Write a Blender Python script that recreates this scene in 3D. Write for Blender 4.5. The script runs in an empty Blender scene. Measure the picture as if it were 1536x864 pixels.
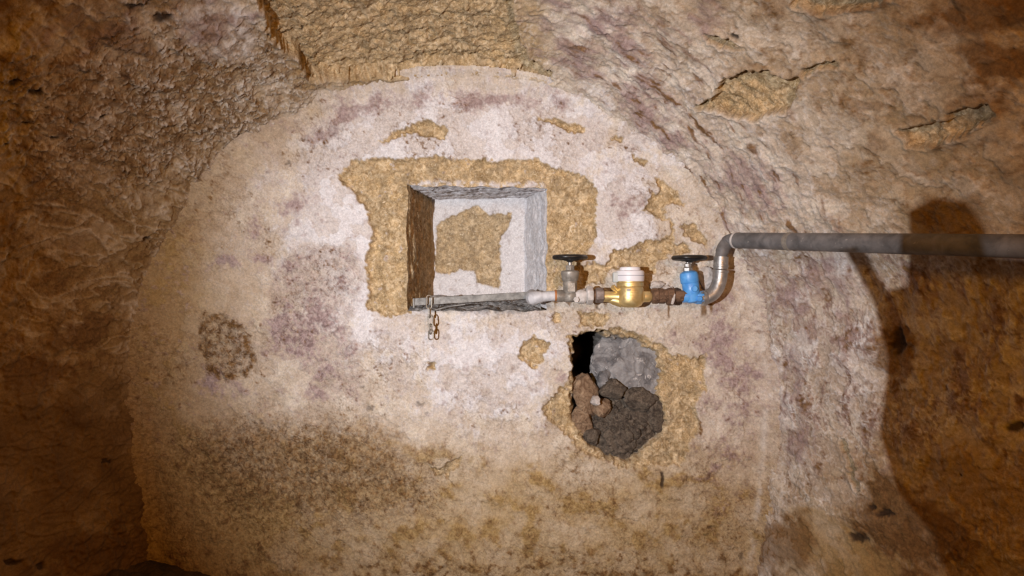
import bpy, bmesh, math, random
import numpy as np
from mathutils import Vector, Matrix, noise as mnoise

# ------------------------------------------------------------------ camera, world, lights, exposure
sc = bpy.context.scene
col = sc.collection
FPX = 900.0            # focal length in photo pixels (1536 wide)
D = 1.40               # camera to back wall
ZC = 0.68              # camera height above the cellar floor
K = D / FPX            # metres per photo pixel on the back wall

cam_data = bpy.data.cameras.new('camera')
cam_data.sensor_width = 36.0
cam_data.lens = FPX / 1536.0 * 36.0
cam_data.clip_start = 0.01
cam = bpy.data.objects.new('camera', cam_data)
cam.location = (0, -D, ZC)
cam.rotation_euler = (math.pi / 2, 0, 0)
col.objects.link(cam)
sc.camera = cam

world = bpy.data.worlds.new('cellar_dark')
world.use_nodes = True
world.node_tree.nodes['Background'].inputs[0].default_value = (1.0, 0.55, 0.2, 1)
world.node_tree.nodes['Background'].inputs[1].default_value = 0.02
sc.world = world

LAMP = Vector((-0.45, -1.70, ZC + 0.0))
def look(o, target):
    o.rotation_euler = (Vector(target) - o.location).to_track_quat('-Z', 'Y').to_euler()
kd = bpy.data.lights.new('torch', 'SPOT')
kd.energy = 126
kd.color = (1.0, 0.975, 0.985)
kd.spot_size = math.radians(69)
kd.spot_blend = 1.0
kd.shadow_soft_size = 0.0012
key = bpy.data.objects.new('torch', kd)
key.location = LAMP
col.objects.link(key)
look(key, (0.03, 0, ZC + 0.01))

fd = bpy.data.lights.new('cellar_bulb', 'POINT')
fd.energy = 25
fd.color = (1.0, 0.42, 0.04)
fd.shadow_soft_size = 0.12
fill = bpy.data.objects.new('cellar_bulb', fd)
fill.location = (0.35, -1.95, ZC + 0.30)
col.objects.link(fill)

vs = sc.view_settings
vs.view_transform = 'Standard'
vs.look = 'None'
vs.gamma = 1
vs.use_curve_mapping = False
vs.exposure = 0.0

# ------------------------------------------------------------------ numpy noise
_rng = np.random.default_rng(11)
_perm = _rng.permutation(256)
_perm = np.concatenate([_perm, _perm]).astype(np.int32)
_ang = _rng.random(256) * 2 * np.pi
_gx, _gy = np.cos(_ang).astype(np.float32), np.sin(_ang).astype(np.float32)
def pn(x, y, seed=0):
    x = np.asarray(x, np.float32) + seed * 17.31
    y = np.asarray(y, np.float32) + seed * 5.77
    xf, yf = np.floor(x), np.floor(y)
    xi, yi = xf.astype(np.int32) & 255, yf.astype(np.int32) & 255
    fx, fy = x - xf, y - yf
    u = fx * fx * fx * (fx * (fx * 6 - 15) + 10)
    v = fy * fy * fy * (fy * (fy * 6 - 15) + 10)
    x1, y1 = (xi + 1) & 255, (yi + 1) & 255
    def g(a, b, dx, dy):
        k = _perm[_perm[a] + b]
        return _gx[k] * dx + _gy[k] * dy
    n00, n10 = g(xi, yi, fx, fy), g(x1, yi, fx - 1, fy)
    n01, n11 = g(xi, y1, fx, fy - 1), g(x1, y1, fx - 1, fy - 1)
    a = n00 + u * (n10 - n00)
    b = n01 + u * (n11 - n01)
    return (a + v * (b - a)) * 1.45
def fbm(x, y, octv=4, seed=0, gain=0.5):
    t, a, f, s = 0, 1.0, 1.0, 0.0
    for i in range(octv):
        t = t + a * pn(x * f, y * f, seed + i * 3)
        s += a; a *= gain; f *= 2.03
    return t / s
def ridge(x, y, octv=3, seed=0):
    t, a, f, s = 0, 1.0, 1.0, 0.0
    for i in range(octv):
        t = t + a * (1 - np.abs(pn(x * f, y * f, seed + i * 3)) * 2)
        s += a; a *= 0.5; f *= 2.1
    return t / s
def ss(a, b, x):
    t = np.clip((x - a) / (b - a), 0, 1)
    return t * t * (3 - 2 * t)
def curl(a, b, sc, seed, w=0.06):
    """thin wandering dark and light outlines of lifting flakes"""
    q = fbm((a + 0.8 * sc * fbm(a / (2.2 * sc), b / (2.2 * sc), 3, seed + 40)) / sc, (b + 0.8 * sc * fbm(a / (2.2 * sc), b / (2.2 * sc), 3, seed + 41)) / sc, 3, seed)
    return ss(w, 0, np.abs(q - 0.13)), ss(w * 1.3, 0, np.abs(q + 0.10)), q
def sdf(X, Y, poly, pad=40):
    """signed distance to a polygon, negative inside; only worked out near it"""
    out = np.full(X.shape, 1e3, np.float32)
    p = np.array(poly, np.float32)
    m = (X > p[:, 0].min() - pad) & (X < p[:, 0].max() + pad) & (Y > p[:, 1].min() - pad) & (Y < p[:, 1].max() + pad)
    if not m.any():
        return out
    x, y = X[m], Y[m]
    d = np.full(x.shape, 1e9, np.float32)
    ins = np.zeros(x.shape, bool)
    for i in range(len(p)):
        ax, ay = p[i]; bx, by = p[(i + 1) % len(p)]
        ex, ey = bx - ax, by - ay
        t = np.clip(((x - ax) * ex + (y - ay) * ey) / (ex * ex + ey * ey + 1e-9), 0, 1)
        d = np.minimum(d, (x - ax - t * ex) ** 2 + (y - ay - t * ey) ** 2)
        c = ((ay > y) != (by > y))
        if ey != 0:
            ins ^= c & (x < ex * (y - ay) / ey + ax)
    d = np.sqrt(d)
    out[m] = np.where(ins, -d, d)
    return out
def blob(X, Y, cx, cy, rx, ry, rot=0):
    c, s = math.cos(rot), math.sin(rot)
    dx, dy = X - cx, Y - cy
    return 1 - np.sqrt(((c * dx + s * dy) / rx) ** 2 + ((-s * dx + c * dy) / ry) ** 2)

# ------------------------------------------------------------------ helpers: points, meshes, tags
def P(px, py, y):
    """the point of the cellar at depth y that the photo shows at pixel px, py"""
    d = D + y
    return Vector(((px - 768) * d / FPX, y, ZC + (432 - py) * d / FPX))
def link(name, me, mat=None, parent=None, smooth=True):
    o = bpy.data.objects.new(name, me)
    col.objects.link(o)
    if mat:
        me.materials.append(mat)
    if parent:
        o.parent = parent
    if smooth:
        me.polygons.foreach_set('use_smooth', np.ones(len(me.polygons), bool))
    return o
def grid_mesh(name, co, keep=None, flip=False):
    """co: (rows, cols, 3); keep: (rows-1, cols-1) bool"""
    R, C = co.shape[:2]
    idx = np.arange(R * C, dtype=np.int32).reshape(R, C)
    q = np.stack([idx[:-1, :-1], idx[:-1, 1:], idx[1:, 1:], idx[1:, :-1]], -1)
    q = q[keep] if keep is not None else q.reshape(-1, 4)
    if flip:
        q = q[:, ::-1]
    me = bpy.data.meshes.new(name)
    v = co.reshape(-1, 3).astype(np.float32)
    me.vertices.add(len(v))
    me.vertices.foreach_set('co', v.ravel())
    me.loops.add(q.size)
    me.loops.foreach_set('vertex_index', np.ascontiguousarray(q).ravel().astype(np.int32))
    me.polygons.add(len(q))
    me.polygons.foreach_set('loop_start', np.arange(0, q.size, 4, dtype=np.int32))
    me.update(calc_edges=True)
    return me
def masks(me, F):
    for nm, keys in (('mask_a', ('stone', 'purple', 'dirt_shade', 'lime')), ('mask_b', ('ochre', 'dark', 'grey', 'rough'))):
        a = me.attributes.new(nm, 'FLOAT_COLOR', 'POINT')
        arr = np.stack([np.broadcast_to(np.clip(F[k], 0, 1), F['h'].shape).ravel() for k in keys], -1).astype(np.float32)
        a.data.foreach_set('color', arr.ravel())
def tag(o, label=None, cat=None, group=None, kind=None):
    if label: o['label'] = label
    if cat: o['category'] = cat
    if group: o['group'] = group
    if kind: o['kind'] = kind
    return o
def thing(name, loc, label, cat, group=None):
    o = bpy.data.objects.new(name, None)
    o.empty_display_size = 0.02
    o.location = loc
    col.objects.link(o)
    return tag(o, label, cat, group)

# ------------------------------------------------------------------ materials
def nodes_of(name):
    m = bpy.data.materials.new(name)
    m.use_nodes = True
    nt = m.node_tree
    return m, nt, nt.nodes['Principled BSDF']
def mixc(nt, fac, a, b, mode='MIX'):
    n = nt.nodes.new('ShaderNodeMix')
    n.data_type = 'RGBA'
    n.blend_type = mode
    for sock, v in ((n.inputs[0], fac), (n.inputs[6], a), (n.inputs[7], b)):
        if hasattr(v, 'is_output'):
            nt.links.new(v, sock)
        elif isinstance(v, (int, float)):
            sock.default_value = v
        else:
            sock.default_value = (*v, 1)
    return n.outputs[2]
def mth(nt, op, a, b=None, c=None, clamp=False):
    n = nt.nodes.new('ShaderNodeMath')
    n.operation = op
    n.use_clamp = clamp
    for i, v in enumerate((a, b, c)):
        if v is None: continue
        if hasattr(v, 'is_output'): nt.links.new(v, n.inputs[i])
        else: n.inputs[i].default_value = v
    return n.outputs[0]
def noi(nt, vec, scale, detail=4, rough=0.55, dist=0.0):
    n = nt.nodes.new('ShaderNodeTexNoise')
    n.inputs['Scale'].default_value = scale
    n.inputs['Detail'].default_value = detail
    n.inputs['Roughness'].default_value = rough
    n.inputs['Distortion'].default_value = dist
    nt.links.new(vec, n.inputs['Vector'])
    return n.outputs['Fac']
def rng(nt, v, a, b, c=0.0, d=1.0):
    n = nt.nodes.new('ShaderNodeMapRange')
    n.inputs[1].default_value, n.inputs[2].default_value = a, b
    n.inputs[3].default_value, n.inputs[4].default_value = c, d
    nt.links.new(v, n.inputs[0])
    return n.outputs[0]

def masonry(name):
    m, nt, b = nodes_of(name)
    tc = nt.nodes.new('ShaderNodeTexCoord').outputs['Object']
    def attr(nm):
        a = nt.nodes.new('ShaderNodeAttribute'); a.attribute_name = nm
        s = nt.nodes.new('ShaderNodeSeparateColor')
        nt.links.new(a.outputs['Color'], s.inputs[0])
        return s.outputs[0], s.outputs[1], s.outputs[2], a.outputs['Alpha']
    stone, purple, dirt_shade, lime = attr('mask_a')
    ochre, dark, grey, rough = attr('mask_b')
    nb = noi(nt, tc, 22, 5, 0.6, 0.4)
    nm_ = noi(nt, tc, 75, 5, 0.65, 1.2)
    nf = noi(nt, tc, 240, 4, 0.65, 0.8)
    ng = noi(nt, tc, 700, 2, 0.6)
    sq = noi(nt, tc, 60, 3, 0.6, 2.6)                # wormy flake outlines
    line = rng(nt, mth(nt, 'ABSOLUTE', mth(nt, 'SUBTRACT', sq, 0.5)), 0.0, 0.035, 1.0, 0.0)
    amt = mth(nt, 'MULTIPLY_ADD', rough, 1.2, 0.18, True)
    mot = mth(nt, 'MULTIPLY_ADD', mth(nt, 'SUBTRACT', rng(nt, nm_, 0.41, 0.59), 0.5), amt, 0.5)   # mottling, weaker where the surface is smooth
    c = mixc(nt, rng(nt, nb, 0.35, 0.65), (0.53, 0.46, 0.375), (0.76, 0.70, 0.61))
    c = mixc(nt, lime, c, mixc(nt, mot, (0.66, 0.66, 0.70), (0.83, 0.835, 0.87)))
    c = mixc(nt, ochre, c, mixc(nt, mot, (0.285, 0.180, 0.064), (0.47, 0.335, 0.155)))
    c = mixc(nt, purple, c, mixc(nt, mot, (0.24, 0.17, 0.165), (0.48, 0.375, 0.37)))
    c = mixc(nt, dirt_shade, c, mixc(nt, mot, (0.10, 0.048, 0.016), (0.27, 0.152, 0.058)))
    st = mixc(nt, rng(nt, nm_, 0.38, 0.62), (0.34, 0.235, 0.115), (0.65, 0.515, 0.33))
    st = mixc(nt, rng(nt, nb, 0.48, 0.62), st, mixc(nt, rng(nt, nf, 0.4, 0.6), (0.40, 0.275, 0.13), (0.57, 0.43, 0.25)))
    st = mixc(nt, 1.0, st, rng(nt, noi(nt, tc, 42, 4, 0.65, 0.8), 0.36, 0.64, 0.68, 1.26), 'MULTIPLY')
    st = mixc(nt, rng(nt, sq, 0.62, 0.68), st, (0.74, 0.62, 0.44))
    c = mixc(nt, stone, c, st)
    c = mixc(nt, grey, c, mixc(nt, mot, (0.10, 0.10, 0.10), (0.33, 0.33, 0.33)))
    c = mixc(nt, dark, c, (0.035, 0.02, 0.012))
    # grain, and a thin darker or lighter line where flakes lift
    c = mixc(nt, 1.0, c, rng(nt, nf, 0.36, 0.64, 0.80, 1.14), 'MULTIPLY')
    c = mixc(nt, 1.0, c, rng(nt, ng, 0.3, 0.7, 0.90, 1.08), 'MULTIPLY')
    c = mixc(nt, mth(nt, 'MULTIPLY', line, mth(nt, 'MULTIPLY', rough, 0.16)), c, (0.16, 0.10, 0.06))
    nt.links.new(c, b.inputs['Base Color'])
    b.inputs['Roughness'].default_value = 0.82
    b.inputs['Specular IOR Level'].default_value = 0.3
    h = mth(nt, 'ADD', mth(nt, 'MULTIPLY', sq, 0.5), mth(nt, 'ADD', mth(nt, 'MULTIPLY', nm_, 0.9), mth(nt, 'MULTIPLY', nf, 0.22)))
    bp = nt.nodes.new('ShaderNodeBump')
    bp.inputs['Distance'].default_value = 0.009
    nt.links.new(mth(nt, 'MULTIPLY_ADD', rough, 0.75, 0.12), bp.inputs['Strength'])
    nt.links.new(h, bp.inputs['Height'])
    nt.links.new(bp.outputs[0], b.inputs['Normal'])
    return m
MASON = masonry('limewashed_masonry')

def simple(name, c1, c2, scale=60, rough=0.5, metal=0.0, bump=0.2, c3=None, t3=0.6, dist=0.5, bdist=0.002):
    m, nt, b = nodes_of(name)
    tc = nt.nodes.new('ShaderNodeTexCoord').outputs['Object']
    n = noi(nt, tc, scale, 5, 0.6, dist)
    c = mixc(nt, rng(nt, n, 0.35, 0.65), c1, c2)
    n2 = noi(nt, tc, scale * 2.7, 4, 0.65, dist)
    if c3:
        c = mixc(nt, rng(nt, n2, t3, t3 + 0.08), c, c3)
        if metal:
            nt.links.new(rng(nt, n2, t3, t3 + 0.08, metal, 0.0), b.inputs['Metallic'])
    elif metal:
        b.inputs['Metallic'].default_value = metal
    nt.links.new(c, b.inputs['Base Color'])
    nt.links.new(rng(nt, n2, 0.3, 0.7, max(0.05, rough - 0.12), min(1, rough + 0.12)), b.inputs['Roughness'])
    bp = nt.nodes.new('ShaderNodeBump')
    bp.inputs['Strength'].default_value = bump
    bp.inputs['Distance'].default_value = bdist
    nt.links.new(n2, bp.inputs['Height'])
    nt.links.new(bp.outputs[0], b.inputs['Normal'])
    return m
M_GALV = simple('galvanised_steel', (0.30, 0.30, 0.30), (0.50, 0.49, 0.48), 50, 0.42, 0.75, 0.25, (0.50, 0.47, 0.42), 0.62)
M_PIPE = simple('dull_grey_pipe_paint', (0.10, 0.10, 0.105), (0.21, 0.205, 0.21), 35, 0.55, 0.2, 0.25, (0.45, 0.42, 0.39), 0.66)
M_VALVE = simple('weathered_nickel', (0.19, 0.175, 0.155), (0.36, 0.335, 0.30), 70, 0.5, 0.35, 0.3)
M_LIMED = simple('lime_splashed_fitting', (0.42, 0.40, 0.38), (0.66, 0.63, 0.62), 90, 0.75, 0.0, 0.6)
M_WPAINT = simple('pale_grey_pipe_paint', (0.40, 0.41, 0.44), (0.60, 0.61, 0.65), 60, 0.6, 0.0, 0.3)
M_BLACK = simple('black_handwheel_enamel', (0.008, 0.008, 0.008), (0.02, 0.018, 0.017), 60, 0.38, 0.0, 0.1)
M_BRASS = simple('brass', (0.66, 0.49, 0.20), (0.82, 0.65, 0.33), 45, 0.42, 0.7, 0.12)
M_WPLAST = simple('white_plastic', (0.74, 0.74, 0.80), (0.82, 0.82, 0.87), 30, 0.4, 0.0, 0.05)
M_GPLAST = simple('grey_plastic', (0.40, 0.45, 0.46), (0.50, 0.55, 0.56), 30, 0.4, 0.0, 0.05)
M_LINE = simple('grey_groove', (0.28, 0.28, 0.33), (0.33, 0.33, 0.38), 30, 0.6)
M_RUST = simple('rusty_iron', (0.075, 0.038, 0.02), (0.21, 0.12, 0.07), 90, 0.85, 0.0, 0.8, (0.36, 0.25, 0.17), 0.62, 1.0)
M_ORUST = simple('orange_rust', (0.34, 0.11, 0.03), (0.48, 0.2, 0.07), 90, 0.9, 0.0, 0.6)
M_HEX = simple('brown_grey_union', (0.15, 0.115, 0.10), (0.30, 0.25, 0.23), 80, 0.6, 0.3, 0.4)
M_BLUE = simple('blue_enamel', (0.06, 0.27, 0.70), (0.12, 0.40, 0.85), 45, 0.38, 0.0, 0.2, (0.30, 0.42, 0.60), 0.70)
M_BAR = simple('grey_flat_bar_steel', (0.15, 0.15, 0.145), (0.31, 0.31, 0.30), 55, 0.6, 0.2, 0.5, (0.13, 0.12, 0.11), 0.64)
M_CHAIN = simple('dull_chain_steel', (0.20, 0.185, 0.16), (0.36, 0.335, 0.29), 120, 0.45, 0.5, 0.2)
M_GSTONE = simple('grey_rubble_stone', (0.12, 0.115, 0.12), (0.33, 0.325, 0.33), 24, 0.85, 0.0, 0.9, (0.55, 0.53, 0.52), 0.60, 1.2, 0.006)
M_DSTONE = simple('dark_cracked_stone', (0.055, 0.04, 0.03), (0.23, 0.185, 0.14), 55, 0.9, 0.0, 1.0, (0.03, 0.02, 0.015), 0.60, 1.6, 0.008)
M_RSTONE = simple('reddish_rubble', (0.15, 0.085, 0.045), (0.40, 0.28, 0.18), 60, 0.9, 0.0, 0.9, (0.07, 0.035, 0.02), 0.60, 1.2, 0.005)
M_LUMP = simple('lime_lump', (0.45, 0.41, 0.38), (0.68, 0.63, 0.60), 80, 0.9, 0.0, 0.8, None, 0.6, 1.0, 0.004)
M_EARTH = simple('earth_floor', (0.030, 0.018, 0.010), (0.085, 0.05, 0.026), 25, 0.95, 0.0, 1.0, None, 0.6, 0.5, 0.01)

# ------------------------------------------------------------------ back wall
NX0, NX1, NY0, NY1 = 610.0, 820.0, 277.0, 466.0       # niche opening on the wall
BOUND = [(236, 900), (232, 864), (225, 780), (218, 690), (213, 600), (215, 520), (228, 440), (262, 360), (310, 290),
         (370, 228), (440, 180), (520, 143), (600, 124), (680, 117), (760, 122), (830, 137), (900, 168), (960, 208),
         (1010, 252), (1050, 300), (1080, 345), (1110, 400), (1138, 455), (1150, 520), (1152, 600), (1148, 700),
         (1138, 790), (1128, 864), (1124, 900)]
def catmull(pts, n=8):
    p = np.array(pts, float)
    q = np.vstack([2 * p[0] - p[1], p, 2 * p[-1] - p[-2]])
    out = []
    for i in range(1, len(q) - 2):
        for t in np.linspace(0, 1, n, endpoint=False):
            a, b, c, d = q[i - 1], q[i], q[i + 1], q[i + 2]
            out.append(0.5 * ((2 * b) + (c - a) * t + (2 * a - 5 * b + 4 * c - d) * t * t + (3 * b - a - 3 * c + d) * t ** 3))
    out.append(q[-2])
    return np.array(out)
BC = catmull(BOUND, 8)

STONE_POLYS = [
    [(505, 268), (530, 238), (570, 236), (600, 240), (655, 233), (680, 238), (745, 240), (800, 237), (832, 252), (868, 262), (897, 280),
     (893, 320), (895, 355), (884, 378), (872, 395), (868, 415), (845, 425), (835, 440), (800, 445), (620, 455), (617, 470), (580, 474), (550, 465),
     (552, 430), (548, 390), (556, 350), (549, 310), (528, 290)],
    [(868, 428), (872, 395), (890, 392), (910, 398), (918, 376), (948, 372), (960, 362), (985, 360), (1008, 352), (1006, 330), (962, 318), (970, 308),
     (978, 292), (992, 288), (982, 264), (994, 270), (1010, 285), (1030, 308), (996, 308), (1000, 322), (1012, 335), (1012, 368), (1010, 380), (985, 395), (985, 410),
     (955, 412), (945, 400), (915, 408), (905, 425)],
    [(1020, 340), (1040, 338), (1055, 350), (1060, 372), (1040, 366), (1026, 352)],
    [(1012, 366), (1022, 362), (1038, 378), (1010, 384)],
    [(866, 468), (914, 470), (905, 490), (872, 490)], [(828, 472), (840, 470), (842, 486), (830, 486)],
    [(775, 520), (800, 503), (825, 515), (815, 545), (797, 553), (781, 535)],
    [(568, 213), (592, 196), (622, 186), (645, 179), (672, 192), (668, 210), (642, 207), (622, 198), (592, 208)],
    [(805, 178), (835, 176), (880, 192), (872, 201), (840, 192)],
    [(918, 203), (932, 206), (934, 213), (922, 210)], [(944, 231), (972, 240), (965, 250), (950, 242)],
    [(640, 545), (655, 542), (652, 556), (641, 555)],
    [(640, 700), (660, 702), (678, 690), (690, 684), (688, 700), (672, 716), (650, 710)],
    [(850, 505), (870, 498), (930, 490), (960, 500), (995, 520), (1010, 535), (1060, 533), (1058, 560), (1062, 585), (1045, 600),
     (1050, 650), (1035, 665), (1020, 700), (960, 700), (930, 705), (905, 690), (870, 680), (850, 650), (818, 630), (815, 610),
     (835, 590), (850, 578), (858, 550)],
]
HOLE = [(862, 514), (885, 502), (915, 500), (960, 508), (985, 530), (995, 560), (990, 590), (1002, 632), (985, 662), (950, 692), (920, 690),
        (890, 672), (870, 650), (855, 625), (860, 590), (858, 560)]

def wall_fields(X, Y):
    X = np.asarray(X, np.float32); Y = np.asarray(Y, np.float32)
    n1 = fbm(X / 170, Y / 170, 4, 1)
    n2 = fbm(X / 40, Y / 40, 4, 2)
    n3 = fbm(X / 11, Y / 11, 3, 3)
    n4 = fbm(X / 4.5, Y / 4.5, 2, 4)
    wx = X + 7 * fbm(X / 24, Y / 24, 3, 5) + 3.5 * pn(X / 6, Y / 6, 6)
    wy = Y + 7 * fbm(X / 24, Y / 24, 3, 7) + 3.5 * pn(X / 6, Y / 6, 8)
    q1 = fbm((X + 9 * n2) / 15, (Y + 9 * fbm(X / 40, Y / 40, 3, 13)) / 15, 3, 14)
    cl = fbm(X / 110, Y / 110, 4, 15)
    worm_d = ss(0.055, 0.0, np.abs(q1 - 0.13)) * ss(-0.08, 0.25, cl)
    worm_l = ss(0.07, 0.0, np.abs(q1 + 0.10)) * ss(-0.15, 0.2, -cl + 0.1)
    z = np.zeros_like(X)
    sd = np.full(X.shape, 1e3, np.float32)
    for p in STONE_POLYS:
        sd = np.minimum(sd, sdf(wx, wy, p, 30))
    stone = ss(1.2, -1.2, sd) * (1 - 0.75 * ss(0.36, 0.5, n3 + 0.35 * n2))
    depth = ss(2, -5, sd)
    # big colour areas ------------------------------------------------
    cd, cl_, cq = curl(X, Y, 9, 201)
    cd2, cl2, cq2 = curl(X, Y, 20, 202, 0.035)
    f1, f2 = fbm(wx / 55, wy / 55, 4, 9), fbm(wx / 26, wy / 26, 4, 10)
    fl1, fl2 = ss(-0.02, 0.03, f1), ss(0.07, 0.11, f2)                # two coats, each flaked away in places
    fe = np.maximum(ss(0.03, 0.0, np.abs(f1)), 0.8 * ss(0.035, 0.0, np.abs(f2 - 0.09)))
    low = ss(590, 760, Y + 70 * n1 + 25 * n2)                       # damp lower band
    left = ss(500, 215, X + 50 * n1 + 25 * n2)
    ochre = 0.66 * low + 0.78 * left * ss(200, 440, Y) + 0.07 + 0.3 * n2 * low
    ochre = ochre + 0.3 * ss(0.12, 0.4, n2) * ss(440, 640, Y)
    # lime: bright bluish coat round the niche and along the crown
    brush = fbm(X / 5, Y / 60, 3, 203)
    lime = np.maximum(1.4 * blob(X, Y, 560, 350, 130, 190) + 0.35, 1.5 * blob(X, Y, 515, 305, 60, 55) + 0.2)
    lime = np.maximum(lime, blob(X, Y, 690, 205, 330, 85) * 1.0 + 0.3)
    lime = np.maximum(lime, blob(X, Y, 935, 320, 70, 100) * 1.3 + 0.15)
    lime = np.maximum(lime, blob(X, Y, 730, 550, 180, 130) * 1.0)
    lime = ss(0.05, 0.7, lime + 0.75 * n2 + 0.2 * n3 + 0.25 * brush) * (1 - 0.9 * low) * (1 - 0.5 * left)
    # pink rough patch left of the niche and the smooth skim above the old repair
    dp = sdf(wx, wy, [(402, 440), (416, 402), (442, 366), (480, 360), (532, 372), (546, 420), (530, 480), (542, 540), (545, 600), (508, 598), (470, 570), (442, 548), (404, 500)], 40)
    pinkr = ss(5, -8, dp)
    dsk = sdf(wx, wy, [(285, 412), (330, 408), (360, 404), (385, 405), (392, 440), (378, 470), (368, 488), (345, 472), (300, 466), (282, 450)], 30)
    skim = ss(2, -3, dsk)
    # purple algae and old limewash showing through
    pur = blob(X, Y, 455, 495, 95, 110) * 0.7
    for bx_, by_, rx_, ry_, ro_, k_ in ((440, 305, 46, 26, -0.5, 1.0), (447, 335, 12, 9, 0, 1.1), (425, 500, 32, 50, 0, 1.25), (335, 392, 42, 16, 0, 1.0), (390, 388, 30, 18, 0, 1.0), (535, 165, 120, 26, -0.35, 0.9),
                                        (485, 205, 40, 16, -0.6, 0.9), (720, 150, 200, 26, 0.05, 0.75), (945, 300, 30, 60, 0.2, 0.7), (840, 565, 24, 19, 0, 1.5), (1090, 560, 75, 200, 0, 0.7),
                                        (1080, 490, 28, 14, 0, 1.3), (1015, 505, 26, 22, 0, 0.8), (345, 580, 110, 34, 0.2, 0.65), (480, 590, 40, 16, 0.3, 1.0), (1080, 700, 30, 14, 0, 0.9), (385, 330, 20, 50, 0, 0.7)):
        pur = np.maximum(pur, blob(X, Y, bx_, by_, rx_, ry_, ro_) * k_)
    purple = ss(0.15, 0.85, pur * 0.85 + 0.9 * n2 + 0.5 * n3 + 0.35 * n4) * 0.8 * ss(-0.35, 0.1, pur)
    purple = np.maximum(purple, 0.4 * ss(0.16, 0.42, n3 + 0.4 * n4) * ss(0.0, 0.25, n2 + 0.1) * (1 - low))
    purple = purple * (1 - 0.85 * skim) + pinkr * 0.34 * (0.8 + cd * 1.2 - 0.6 * cl_ + n3)
    purple = purple + 0.18 * ss(1010, 1080, X + 30 * n2) * (0.7 + n3 + 0.8 * cd - 0.5 * cl_) * ss(380, 440, Y) * ss(800, 720, Y)
    lime = lime * (1 - 0.75 * skim) * (1 - 0.45 * pinkr)
    # rough brown crust
    d1 = sdf(wx, wy, [(285, 650), (330, 632), (430, 640), (520, 636), (590, 655), (615, 710), (640, 755), (520, 775), (430, 770), (360, 765), (300, 720)], 80)
    crust = ss(35, -35, d1 + 40 * n2)
    d2 = sdf(wx, wy, [(296, 480), (306, 466), (330, 472), (346, 476), (372, 492), (384, 540), (372, 565), (345, 574), (312, 560), (300, 520)], 40)
    old = ss(2, -2, d2); rim = np.exp(-((d2 + 6) / 6) ** 2)
    ochre = np.maximum(ochre, 0.75 * crust)
    dirt_shade = crust * (0.58 + 0.75 * n3 + 0.4 * n4 + 0.45 * cd - 0.5 * cl_ + 0.3 * n2) + old * (0.40 + 1.1 * n3 + 0.4 * cd - 0.7 * cl_) + 0.38 * rim * (0.85 + 1.5 * n3)
    dirt_shade = dirt_shade + low * (1 - crust) * np.clip(-0.04 + 0.5 * ss(0.05, 0.45, n3 + 0.5 * n2) + 0.32 * cd - 0.25 * cl_, 0, 1)
    dirt_shade = np.maximum(dirt_shade, 0.7 * ss(0.42, 0.6, n3 + 0.3 * n4 + 0.45 * cl))            # clustered spots
    dirt_shade = dirt_shade + (0.22 * worm_d + 0.30 * cd2 * ss(-0.1, 0.2, cl) + 0.30 * cd * ss(-0.25, 0.2, cl)) * (1 - skim)
    dirt_shade = dirt_shade + 0.6 * ss(800, 880, Y + 40 * n2) * ss(-0.2, 0.4, n3 + n2)
    dirt_shade = dirt_shade * (1 - 0.7 * skim)
    dirt_shade = dirt_shade + 0.26 * fe * (0.4 + ss(-0.2, 0.2, cl)) * (1 - skim)
    purple = np.clip(purple + 0.16 * (1 - fl1) * (1 - low) + 0.10 * (1 - fl2) * fl1 * (1 - low), 0, 1)
    ochre = ochre + 0.10 * (1 - fl1)
    lime = lime * (0.72 + 0.28 * fl1)
    lime = lime + (0.35 * cl2 + 0.25 * cl_) * ss(-0.3, 0.2, n1) * (1 - low) * (1 - skim)
    dirt_shade = np.maximum(dirt_shade, 2.2 * ss(0.1, 0.5, blob(wx, wy, 1030, 640, 30, 24) + 0.3 * n3))
    # rust runs under the fittings
    for rx_, ry0, ry1, w in ((1055, 455, 482, 6), (1003, 458, 484, 2.5), (1066, 455, 476, 3), (833, 445, 468, 2), (894, 458, 470, 3)):
        dirt_shade = np.maximum(dirt_shade, 0.9 * ss(w, w * 0.4, np.abs(X - rx_ + 2 * n3)) * ss(ry0 - 4, ry0, Y) * ss(ry1, ry1 - 14, Y + 5 * n3))
    # grey dust on the sill front
    dg = sdf(wx, wy, [(616, 452), (825, 445), (828, 462), (760, 468), (650, 466), (622, 464)], 40)
    grey = ss(6, -4, dg) * (0.75 + 0.6 * n3)
    # dark cracks and pits
    dark = ss(3.2, 1.2, np.abs(X - 993 + 3 * n3)) * ss(706, 710, Y) * ss(736, 728, Y) * 0.9
    for cx, cy, r in ((898, 463, 4), (1060, 800, 4), (1068, 790, 5), (432, 246, 4), (556, 612, 6), (630, 605, 5), (1112, 835, 5), (640, 620, 4), (545, 580, 4)):
        dark = np.maximum(dark, 0.55 * ss(0.0, 0.6, blob(wx, wy, cx, cy, r * 1.3, r)))
    # hole
    hd = sdf(wx, wy, HOLE, 40)
    hole = ss(4, -16, hd)
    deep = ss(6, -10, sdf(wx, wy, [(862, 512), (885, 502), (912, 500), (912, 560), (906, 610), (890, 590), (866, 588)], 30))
    dark = np.maximum(dark, 0.9 * deep)  # shade inside the deep gap painted almost black
    inh = ss(0, -7, hd)
    stone = stone * (1 - inh); grey = np.maximum(grey, 0.85 * inh)
    lime = np.clip(lime + 0.45 * worm_l * (1 - low), 0, 1) * (1 - stone)
    # white fringe left along the lintel
    fr = ss(4, -3, np.abs(wy - (274 + (X - 610) * 0.02)) - 3.5) * ss(612, 625, X) * ss(824, 812, X)
    stone = stone * (1 - 0.9 * fr * ss(-0.25, 0.1, n3))
    lime = np.maximum(lime, fr)
    rough = np.clip(0.28 + 0.3 * stone + 0.5 * crust + 0.5 * old + 0.3 * n2 + 0.35 * cl + 0.15 * low + 0.3 * pinkr - 0.25 * skim, 0.03, 1)
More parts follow.
